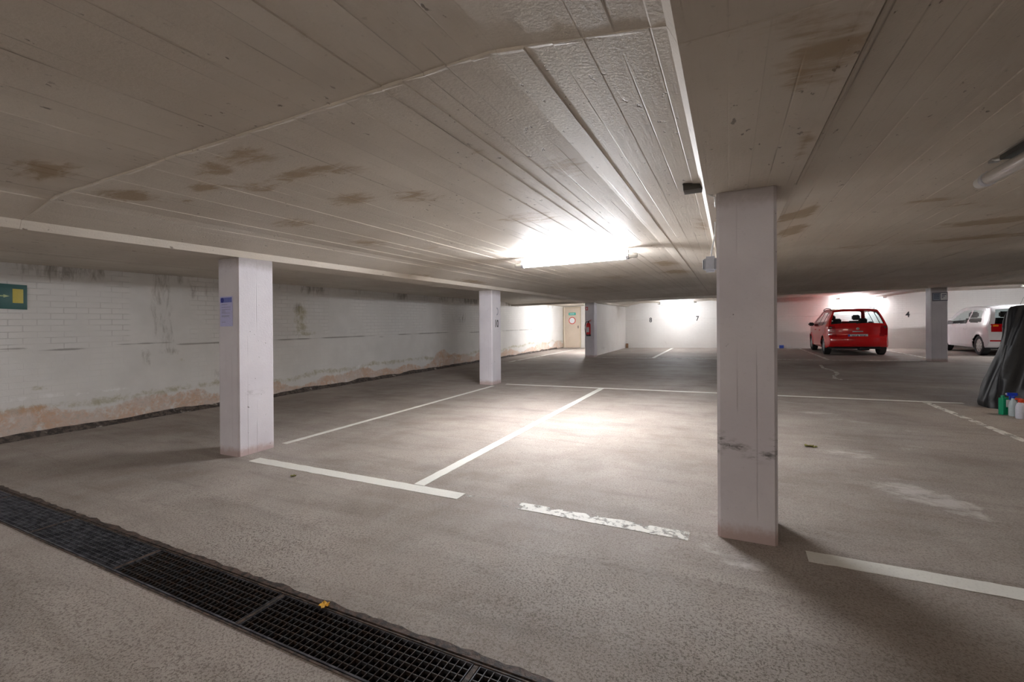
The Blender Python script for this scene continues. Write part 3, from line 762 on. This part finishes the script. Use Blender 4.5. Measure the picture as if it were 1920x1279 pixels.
rbox('sign_mark', -.03, .03, -.0085, -.0075, -.045, .045, M['plate'], r, .0004)

# signs on far pillars
r = thing('extinguisher_sign', 'tiny red and white sign high on the far pillar above the fire extinguisher', 'sign', (-5.40 * K, 18.24 * K - .001, 2.74 * K))
rbox('sign_plate', -.045, .045, -.004, 0, -.06, .06, M['red_enamel'], r, .001)
rbox('sign_symbol', -.02, .02, -.005, -.004, -.035, .035, M['white_sign'], r, .0004)
r = thing('pillar_plate', 'framed grey and white notice plate high on the pillar between the cars', 'sign', (5.862 * K, 18.2 * K - .001, 2.695 * K))
rbox('plate_back', -.155, .165, -.008, 0, -.115, .115, simple('plate_edge', (.16, .16, .20), .5), r, .002)
rbox('grey_field', -.135, .01, -.010, -.008, -.09, .095, simple('plate_grey', (.30, .34, .42), .5), r, .0006)
rbox('white_field', .02, .155, -.010, -.008, -.09, .095, M['white_sign'], r, .0006)
bm = bmesh.new()
for k in range(4): box(bm, -.12, -.01, -.0115, -.010, .06 - k * .035, .072 - k * .035)
for k in range(3): box(bm, .04, .135 - k * .03, -.0115, -.010, .045 - k * .04, .062 - k * .04)
new_obj('text_lines', bm, M['ink'], r)

# fire extinguisher
r = thing('fire_extinguisher', 'red fire extinguisher with black hose hanging on the far pillar', 'fire extinguisher', (-5.30 * K, 18.24 * K - .095, 1.60 * K))
bm = bmesh.new(); lathe(bm, [(.078, .02), (.080, .03), (.080, .38), (.070, .43), (.04, .46), (.024, .47)], 24); new_obj('cylinder', bm, M['red_enamel'], r, True)
bm = bmesh.new(); lathe(bm, [(.070, -.02), (.084, -.015), (.084, .035), (.078, .04)], 24); new_obj('base_ring', bm, M['black_plastic'], r, True)
bm = bmesh.new(); lathe(bm, [(.022, .468), (.026, .48), (.022, .52), (.012, .53)], 12); valve = new_obj('valve', bm, M['black_plastic'], r, True)
bm = bmesh.new(); tube(bm, [(0, 0, .52), (.05, 0, .55), (.11, 0, .57)], .010, 8); tube(bm, [(0, 0, .51), (.06, 0, .515), (.10, 0, .51)], .008, 8); new_obj('lever', bm, M['red_enamel'], valve, True)
bm = bmesh.new(); tube(bm, [(-.01, 0, .50), (-.06, 0, .51), (-.11, 0, .46), (-.13, 0, .36), (-.13, 0, .25), (-.115, 0, .12), (-.09, 0, .03), (-.085, 0, .0)], .011, 8); new_obj('hose', bm, M['rubber'], r, True)
rbox('instruction_label', -.045, .045, -.084, -.074, .12, .30, M['label_white'], r, .002)
rbox('wall_hook', -.03, .03, .078, .096, .30, .40, M['steel'], r, .002)

# ================================================================ CARS
def pinp(x, y, P):
    c = False; j = len(P) - 1
    for i in range(len(P)):
        if (P[i][1] > y) != (P[j][1] > y) and x < (P[j][0] - P[i][0]) * (y - P[i][1]) / (P[j][1] - P[i][1] + 1e-12) + P[i][0]: c = not c
        j = i
    return c
def resample(P, step):
    out = [P[0]]
    # Catmull-Rom for a soft line
    Q = [P[0]] + P + [P[-1]]
    for i in range(1, len(Q) - 2):
        p0, p1, p2, p3 = [Vector(q) for q in Q[i - 1:i + 3]]
        n = max(1, int((p2 - p1).length / step))
        for k in range(1, n + 1):
            t = k / n; a = .5
            v = p1 + t * (a * (p2 - p0) + t * ((2 * a * p0 + (a - 3) * p1 + (3 - 2 * a) * p2 - a * p3) + t * (-a * p0 + (2 - a) * p1 + (a - 2) * p2 + a * p3)))
            out.append((v.x, v.y))
    return out
def build_car(root, S, paintm):
    P = resample(S['profile'], .035); L = S['L']; zb = S['belt']
    def Wd(y, z):
        w_ = S['W'] * (1 - .012 * ((z - .6) / .3) ** 2 if z < .6 else 1)
        if z > zb: w_ -= (z - zb) * S['tumble'] + .012
        elif z > zb - .08: w_ -= .012 * (z - zb + .08) / .08
        if z < .30: w_ -= (.30 - z) * .25
        if y < .45: w_ -= S['rr'] * ((.45 - y) / .45) ** 2.6
        if y > L - .8: w_ -= .20 * ((y - L + .8) / .8) ** 2.4
        for wy in S['wheels']:
            d = math.hypot(y - wy, z - .30)
            w_ += .022 * math.exp(-((d - .36) / .05) ** 2)
        return w_
    groups = {}
    def put(key, vs, faces):
        g = groups.setdefault(key, ([], []))
        base = len(g[0]); g[0].extend(vs); g[1].extend([tuple(base + i for i in f) for f in faces])
    # side skins
    yt = sorted(set([round(p[0], 3) for p in P])); yl = [yt[0]]
    for y in yt:
        if y - yl[-1] > .012: yl.append(y)
    def envz(y, hi):
        zs = []
        for a, b in zip(P, P[1:]):
            lo_, hi_ = min(a[0], b[0]), max(a[0], b[0])
            if lo_ - 1e-6 <= y <= hi_ + 1e-6:
                t_ = 0 if abs(b[0] - a[0]) < 1e-9 else (y - a[0]) / (b[0] - a[0]); zs.append(a[1] + (b[1] - a[1]) * t_)
                if abs(b[0] - a[0]) < 1e-9: zs.append(b[1])
        return (max(zs) if hi else min(zs)) if zs else .3
    cols = []
    NZ = 46
    for y in yl:
        zt = envz(y, True); zl = S['sill'] if .2 < y < L - .2 else min(envz(y, False), zt)
        zl = min(zl, zt); cols.append([(y, zl + (zt - zl) * j / NZ) for j in range(NZ + 1)])
    for sgn in (-1, 1):
        for A, B in zip(cols, cols[1:]):
            for j in range(NZ):
                q = (A[j], B[j], B[j + 1], A[j + 1]); cy = sum(p[0] for p in q) / 4; cz = sum(p[1] for p in q) / 4
                if any(math.hypot(cy - wy, cz - .30) < S['arch'] for wy in S['wheels']): continue
                key = 'body'
                for i, poly in enumerate(S['side_windows']):
                    if pinp(cy, cz, poly): key = ('side_window', i, sgn)
                for i, (poly, nm) in enumerate(S.get('side_trim', [])):
                    if pinp(cy, cz, poly): key = (nm, sgn, i)
                vs = [(sgn * Wd(a, b), a, b) for a, b in q]
                put(key, vs, [(0, 1, 2, 3)] if sgn > 0 else [(3, 2, 1, 0)])
    # top skin
    NQ = 40
    rows = []
    for (y, z) in P:
        we = Wd(y, z); row = []
        for k in range(-NQ, NQ + 1):
            q = k / NQ; x = q * we
            cr = 1 - abs(q) ** 3
            dz = .035 * cr if z > 1.0 else .02 * cr * (y > .6)
            dy = (-.07 * cr if y < .5 else (.10 * cr if y > L - .9 else 0)) * (1 if z < 1.3 else .3)
            row.append((x, y + dy, z + dz))
        rows.append(row)
    for i in range(len(P) - 1):
        cy = (P[i][0] + P[i + 1][0]) / 2; cz = (P[i][1] + P[i + 1][1]) / 2
        for k in range(2 * NQ):
            q = (rows[i][k], rows[i][k + 1], rows[i + 1][k + 1], rows[i + 1][k]); cx = sum(p[0] for p in q) / 4
            key = 'body'
            if cy < .8:
                for poly, nm in S['rear_zones']:
                    if pinp(abs(cx), cz, poly): key = nm if nm in ('rear_window', 'tailgate_panel', 'lower_bumper') else (nm, 1 if cx > 0 else -1)
            elif S['ws'][0] < cy < S['ws'][1] and abs(cx) < Wd(cy, cz) - .07: key = 'windshield'
            put(key, q, [(0, 1, 2, 3)])
    mats = {'body': paintm, 'rear_window': M['glass_dark'], 'windshield': M['glass'], 'side_window': M['glass'], 'tail_lamp': M['tail_red'], 'smoked_lens': M['tail_dark'], 'amber_lens': M['amber'],
            'tailgate_panel': M['black_plastic'], 'lower_bumper': M['black_plastic'], 'reflector': M['tail_red'], 'window_pillar': M['black_plastic']}
    for key, (vs, fs) in groups.items():
        nm = key if isinstance(key, str) else key[0]
        me = bpy.data.meshes.new(nm); me.from_pydata([tuple(v) for v in vs], [], fs)
        b = bmesh.new(); b.from_mesh(me); bmesh.ops.remove_doubles(b, verts=b.verts, dist=.0008); bmesh.ops.recalc_face_normals(b, faces=b.faces)
        if nm == 'body':
            bmesh.ops.holes_fill(b, edges=[], sides=0)
        b.to_mesh(me); b.free(); me.shade_smooth(); me.materials.append(mats[nm])
        o = bpy.data.objects.new(nm, me); C.objects.link(o); o.parent = root
    # underbody and interior
    bm = bmesh.new(); box(bm, -S['W'] + .10, S['W'] - .10, .25, L - .25, .20, .34); new_obj('underbody', bm, M['black_plastic'], root)
    bm = bmesh.new(); box(bm, -S['W'] + .06, S['W'] - .06, .18, .95, zb - .16, zb - .12); box(bm, -S['W'] + .05, S['W'] - .05, .95, L - .95, .34, .40)
    box(bm, -S['W'] + .08, S['W'] - .08, L - 1.35, L - 1.0, .5, zb - .02)
    new_obj('interior', bm, M['seat'], root)
    for y, xs_ in ((1.02, (-.36, .36)), (1.95, (-.36, .36))):
        for x in xs_:
            bm = bmesh.new(); box(bm, x - .24, x + .24, y, y + .14, .40, 1.12 if y > 1.5 else 1.0); bmesh.ops.bevel(bm, geom=bm.edges[:], offset=.05, segments=3, affect='EDGES')
            st = new_obj('seat', bm, M['seat'], root, True)
            bm = bmesh.new(); zz = 1.14 if y > 1.5 else 1.02; box(bm, x - .12, x + .12, y + .02, y + .11, zz, zz + .19); bmesh.ops.bevel(bm, geom=bm.edges[:], offset=.035, segments=3, affect='EDGES')
            new_obj('head_restraint', bm, M['seat'], st, True)
    # wheels
    for wy in S['wheels']:
        for sgn in (-1, 1):
            Rw = Matrix.Translation((sgn * (S['W'] - .10), wy, .30)) @ Matrix.Rotation(math.radians(90 * sgn), 4, 'Y')
            bm = bmesh.new(); lathe(bm, [(.19, -.08), (.27, -.095), (.295, -.08), (.30, -.04), (.30, .04), (.295, .075), (.27, .092), (.205, .088), (.195, .06), (.19, .0)], 40, Rw)
            wh = new_obj('wheel', bm, M['rubber'], root, True)
            bm = bmesh.new()
            lathe(bm, [(.198, .06), (.198, .078), (.185, .082), (.180, .060)], 40, Rw)
            lathe(bm, [(.045, .05), (.045, .085), (.035, .090), (.01, .092)], 16, Rw)
            ns = S['spokes']
            for k in range(ns):
                a = 2 * math.pi * k / ns; Ms = Rw @ Matrix.Rotation(a, 4, 'Z')
                vs = box(bm, .035, .188, -.022, .022, .062, .080)
                for v in vs:
                    if v.co.x > .1: v.co.y *= 1.35; v.co.z -= .008
                for v in vs: v.co = Ms @ v.co
            new_obj('rim', bm, S['rim'], wh)
            bm = bmesh.new(); lathe(bm, [(.187, .03), (.187, .045)], 32, Rw); new_obj('brake_disc', bm, M['black_plastic'], wh)
    # mirrors
    for sgn in (-1, 1):
        my = S['mirror']; bm = bmesh.new(); box(bm, sgn * (S['W'] - .03), sgn * (S['W'] + .16), my - .04, my + .07, zb + .0, zb + .13) if sgn > 0 else box(bm, -(S['W'] + .16), -(S['W'] - .03), my - .04, my + .07, zb + .0, zb + .13)
        bmesh.ops.bevel(bm, geom=bm.edges[:], offset=.035, segments=3, affect='EDGES'); new_obj('wing_mirror', bm, S['mirror_mat'], root, True)
    for hy in S['handles']:
        for sgn in (-1, 1):
            x = sgn * (Wd(hy, zb - .13) + .012); bm = bmesh.new(); tube(bm, [(x - sgn * .02, hy - .09, zb - .13), (x, hy - .06, zb - .13), (x, hy + .06, zb - .13), (x - sgn * .02, hy + .09, zb - .13)], .012, 8)
            new_obj('door_handle', bm, S['handle_mat'], root, True)
tilt = math.atan(G)
# red hatchback
yr = 17.86
red = thing('red_hatchback', 'red hatchback with a blue-banded number plate parked facing the back wall', 'car', (4.30 * K, yr, zf(yr)), (tilt, 0, 0))
RS = dict(L=3.90, W=.84, belt=.95, tumble=.44, rr=.10, sill=.24, arch=.345, wheels=(.62, 3.08), ws=(2.25, 2.90), mirror=2.55, mirror_mat=M['black_plastic'], handles=(1.30, 2.15), handle_mat=M['red_paint'], spokes=7, rim=M['alloy'],
    profile=[(.20, .26), (.08, .29), (.02, .38), (.0, .50), (.02, .60), (.07, .66), (.075, .80), (.09, .94), (.14, 1.02), (.22, 1.18), (.33, 1.38), (.40, 1.46), (.55, 1.50), (1.0, 1.53), (1.6, 1.535), (2.1, 1.50), (2.45, 1.31), (2.92, 1.05), (3.15, .97), (3.55, .86), (3.78, .70), (3.86, .50), (3.84, .32), (3.74, .24)],
    side_windows=[[(.62, 1.02), (.60, 1.30), (.75, 1.38), (.90, 1.40), (.90, .99)], [(.98, .98), (.98, 1.41), (1.60, 1.43), (1.60, .97)], [(1.68, .97), (1.68, 1.43), (2.05, 1.41), (2.30, 1.29), (2.62, 1.05), (2.62, .97)]],
    side_trim=[([(.90, .99), (.90, 1.40), (.98, 1.41), (.98, .98)], 'window_pillar'), ([(1.60, .97), (1.60, 1.43), (1.68, 1.43), (1.68, .97)], 'window_pillar')],
    rear_zones=[([(0, 1.03), (.70, 1.03), (.58, 1.40), (0, 1.42)], 'rear_window'), ([(.56, .62), (.80, .66), (.82, 1.00), (.60, .98)], 'tail_lamp'), ([(0, .20), (.62, .20), (.62, .285), (0, .285)], 'lower_bumper')])
build_car(red, RS, M['red_paint'])
for sgn in (-1, 1):
    rbox('smoked_lens', sgn * .68 - .07, sgn * .68 + .07, .062, .085, .87, .95, M['tail_dark'], red, .01)
rp = thing('number_plate', None, None, (0, 0, 0)); bpy.data.objects.remove(rp)
pl = rbox('number_plate', -.26, .26, -.022, -.012, .585, .695, M['plate'], red, .003)
rbox('plate_band', -.258, -.215, -.0245, -.022, .59, .69, M['plate_blue'], pl, .0005)
text('plate_text', 'WI\u00b7A 3230', .095, Matrix.Translation((.025, -.0225, .64)) @ FACE_NEGY, M['ink'], pl, .0006, .88)
bm = bmesh.new(); lathe(bm, [(.045, 0), (.045, .012), (.03, .016)], 20, Matrix.Translation((0, .022, .87)) @ Matrix.Rotation(math.radians(90), 4, 'X')); new_obj('tailgate_badge', bm, M['steel'], red, True)
rbox('tailgate_handle', -.14, .14, .0, .03, .765, .80, M['alloy'], red, .008)
bm = bmesh.new(); tube(bm, [(.0, .06, 1.02), (-.03, .062, 1.045), (.10, .058, 1.06), (.36, .075, 1.07)], .009, 6); new_obj('rear_wiper', bm, M['black_plastic'], red, True)
rbox('exhaust_box', .08, .34, .14, .5, .16, .26, M['black_plastic'], red, .03)
for sgn in (-1, 1):
    bm = bmesh.new(); x = sgn * .60; tube(bm, [(x, .75, 1.50), (x, .82, 1.55), (x, 1.5, 1.58), (x, 1.95, 1.545), (x, 2.0, 1.50)], .013, 8); new_obj('roof_rail', bm, M['black_plastic'], red, True)
# white city car
yw = 18.02
wht = thing('white_city_car', 'small white three-door car partly hidden behind the black cover', 'car', (6.86 + .80, yw, zf(yw)), (tilt, 0, 0))
WS = dict(L=3.54, W=.81, belt=.93, tumble=.20, rr=.05, sill=.22, arch=.335, wheels=(.50, 2.92), ws=(2.05, 2.75), mirror=2.30, mirror_mat=M['white_paint'], handles=(1.35,), handle_mat=M['white_paint'], spokes=9, rim=M['white_plastic'],
    profile=[(.16, .25), (.06, .30), (.01, .40), (.0, .52), (.02, .62), (.03, .80), (.04, 1.0), (.07, 1.25), (.12, 1.40), (.22, 1.46), (.6, 1.485), (1.2, 1.49), (1.75, 1.46), (2.15, 1.33), (2.75, 1.02), (3.0, .94), (3.3, .84), (3.46, .68), (3.52, .45), (3.48, .28), (3.38, .22)],
    side_windows=[[(.42, 1.02), (.48, 1.33), (.55, 1.37), (1.05, 1.39), (1.22, 1.02), (.8, .98)], [(1.30, .97), (1.14, 1.39), (1.60, 1.38), (1.95, 1.27), (2.40, 1.05), (2.46, .95)]],
    rear_zones=[([(0, .97), (.64, .97), (.60, 1.37), (0, 1.38)], 'rear_window'), ([(.40, .72), (.71, .72), (.71, .97), (.40, .97)], 'tail_lamp'), ([(0, .72), (.40, .72), (.40, .97), (0, .97)], 'tailgate_panel'),
                ([(.30, .43), (.74, .43), (.74, .47), (.30, .47)], 'reflector'), ([(0, .20), (.55, .20), (.5, .36), (0, .38)], 'lower_bumper')])
build_car(wht, WS, M['white_paint'])
for sgn in (-1, 1):
    bm = bmesh.new(); rbm = box(bm, sgn * .62 - .06, sgn * .62 + .06, -.02, .03, .88, .93); bmesh.ops.bevel(bm, geom=bm.edges[:], offset=.008, segments=2, affect='EDGES'); new_obj('amber_lens', bm, M['amber'], wht, True)
bm = bmesh.new(); tube(bm, [(.0, .28, 1.49), (.0, .10, 1.72)], [.006, .003], 6); new_obj('aerial', bm, M['black_plastic'], wht, True)
rbox('number_plate', -.26, .26, -.055, -.045, .50, .61, M['plate'], wht, .003)

# ================================================================ COVERED MOTORCYCLE AND BOTTLES
cx, cy = 3.02 + 1.13, 8.22
bm = bmesh.new(); rows = []; nt = 160
prf = [(0, 1.0), (.05, 1.015), (.13, 1.0), (.25, .965), (.40, .925), (.60, .87), (.85, .82), (1.08, .77), (1.25, .755), (1.33, .745), (1.365, .72), (1.37, .45), (1.372, .2), (1.372, 0.01)]
for z, q in prf:
    row = []
    for k in range(nt):
        a = 2 * math.pi * k / nt
        ca, sa = math.cos(a), math.sin(a)
        ex = 1.05 * (abs(ca) ** .8) * (1 if ca > 0 else -1); ey = (.46 - .20 * min(1, z / 1.3)) * (abs(sa) ** .8) * (1 if sa > 0 else -1)
        fold = 1 + (.020 * math.sin(a * 17 + 4 * z + 3 * fnoise(z, a, 0, 1)) + .010 * math.sin(a * 31 - 7 * z + 1) + .11 * fnoise(ca * 2.2, sa * 2.2, z * 1.4, 1.4)) * min(1, .3 + z) * (1 if z < 1.3 else .4)
        x = ex * q * (fold if abs(ca) < .97 else 1 + (fold - 1) * .35); y = ey * (q if z > 1.3 else 1) * (1 + (fold - 1) * 2.2)
        # hump line: the seat end is lower on the far right
        zz = z * (1 - .22 * sstep(.1, .9, x / 1.05))
        zz += .012 * fnoise(x * 3, y * 3, z * 4, 1.5)
        row.append(bm.verts.new((x, y, max(zz, 0) if z > 0 else 0)))
    rows.append(row)
for A, B in zip(rows, rows[1:]):
    for k in range(nt): bm.faces.new((A[k], A[(k + 1) % nt], B[(k + 1) % nt], B[k]))
bm.faces.new(rows[-1]); 
mc = thing('covered_motorcycle', 'motorcycle under a draped black cover at the right edge of the picture', 'motorcycle', (cx, cy, zf(cy)), (tilt, 0, math.radians(-6)))
cov = new_obj('cover', bm, M['cover'], mc, True)
sd = cov.modifiers.new('s', 'SUBSURF'); sd.levels = 1; sd.render_levels = 1

def on_floor(x, y): return (x, y, zf(y))
r = thing('green_canister', 'green canister with a white label on the floor by the black cover', 'canister', on_floor(3.075, 7.66), (0, 0, math.radians(24)))
rbox('body', -.045, .045, -.03, .03, 0, .21, M['green_can'], r, .008)
rbox('label', -.015, .03, -.0375, -.035, .10, .19, M['label_white'], r, .0005)
bm = bmesh.new(); lathe(bm, [(.018, .205), (.018, .235), (.015, .24)], 14, Matrix.Translation((-.02, 0, 0))); new_obj('cap', bm, M['green_can'], r, True)
r = thing('spray_bottle', 'milky spray bottle with a blue trigger head between the canister and red-capped bottle', 'bottle', on_floor(3.12, 7.58))
bm = bmesh.new(); lathe(bm, [(.036, 0), (.040, .01), (.040, .13), (.034, .17), (.017, .20), (.015, .225)], 20); new_obj('body', bm, M['bottle_clear'], r, True)
bm = bmesh.new(); lathe(bm, [(.018, .22), (.019, .245), (.014, .25)], 14); box(bm, -.055, .035, -.014, .014, .248, .285); box(bm, -.035, -.025, -.006, .006, .20, .25); new_obj('spray_head', bm, M['blue_cap'], r)
rbox('nozzle', -.066, -.054, -.008, .008, .26, .278, M['white_plastic'], r, .002)
r = thing('white_bottle', 'white plastic bottle with a red cap standing in front of the black cover', 'bottle', on_floor(3.12, 7.42))
bm = bmesh.new(); lathe(bm, [(.040, 0), (.046, .008), (.046, .14), (.036, .175), (.022, .19), (.020, .20)], 22); new_obj('body', bm, M['bottle_white'], r, True)
bm = bmesh.new(); lathe(bm, [(.024, .195), (.026, .20), (.024, .235), (.018, .24)], 16); box(bm, -.045, .0, -.012, .012, .225, .245); new_obj('cap', bm, M['red_cap'], r, True)
r = thing('dark_bag', 'dark brown bag beside the red-capped bottle at the picture edge', 'bag', on_floor(3.30, 7.50), (0, 0, .3))
bm = bmesh.new(); box(bm, -.10, .12, -.07, .07, 0, .17); bmesh.ops.subdivide_edges(bm, edges=bm.edges[:], cuts=4, use_grid_fill=True)
for v in bm.verts: v.co += Vector((v.co.x, v.co.y, 0)) * (.12 * math.sin(v.co.z * 16)) + Vector((0, 0, .015 * fnoise(v.co.x * 9, v.co.y * 9, 0, 1))) * (v.co.z > .01)
new_obj('bag_body', bm, M['dark_box'], r, True)
bm = bmesh.new(); tube(bm, [(-.06, 0, .16), (-.04, 0, .21), (.0, 0, .225), (.05, 0, .21), (.07, 0, .16)], .007, 8); new_obj('bag_handle', bm, M['grey_plastic'], r, True)

# small far items
yq = Y1 - .12
r = thing('corner_block', 'small brown block with a white top in the corner left of bay 8', 'block', on_floor(-5.14 * K, yq)); rbox('block_body', -.05, .05, -.05, .05, 0, .22, M['brown'], r, .01); rbox('block_top', -.045, .045, -.045, .045, .22, .27, M['white_plastic'], r, .008)
r = rbox('blue_canister', -.08, .08, -.06, .06, 0, .13, M['blue_rag']); r.location = on_floor(2.28 * K, yq); tag(r, 'small blue container at the foot of the back wall', 'container')
r = rbox('white_package', -.07, .07, -.05, .05, 0, .10, M['white_plastic']); r.location = on_floor(2.60 * K, yq); tag(r, 'small white package beside the blue container at the back wall', 'package')

# leaves
def leaf(x, y, z, s, mat, label, seed):
    rr = random.Random(seed); bm = bmesh.new(); c = bm.verts.new((0, 0, .004)); c2 = bm.verts.new((0, 0, .0025)); ring = []; r2 = []
    n = 22
    for k in range(n):
        a = 2 * math.pi * k / n; rad = s * (.55 + .45 * abs(math.cos(2.5 * a))) * rr.uniform(.85, 1.1)
        zz = .002 + .010 * rr.random() * s / .03; ring.append(bm.verts.new((rad * math.cos(a), rad * math.sin(a) * .8, zz))); r2.append(bm.verts.new((rad * math.cos(a), rad * math.sin(a) * .8, zz - .0012)))
    for k in range(n):
        q = (k + 1) % n; bm.faces.new((c, ring[k], ring[q])); bm.faces.new((c2, r2[q], r2[k])); bm.faces.new((ring[k], r2[k], r2[q], ring[q]))
    o = new_obj('leaf', bm, mat); o.location = (x, y, z); tag(o, label, 'leaf')
leaf(-1.905 * K, 1.645 * K, zf(1.645 * K) + .004, .032, M['leaf_yellow'], 'crumpled yellow leaf lying on the rear edge of the drain', 1)
leaf(-3.88 * K, 2.99 * K, zf(2.99 * K), .03, M['leaf_olive'], 'withered leaf scrap on the floor below the bold white line at left', 2)
leaf(.817 * K, 5.95 * K, zf(5.95 * K), .06, M['leaf_olive'], 'olive leaf litter on the floor right of the big foreground pillar', 3)
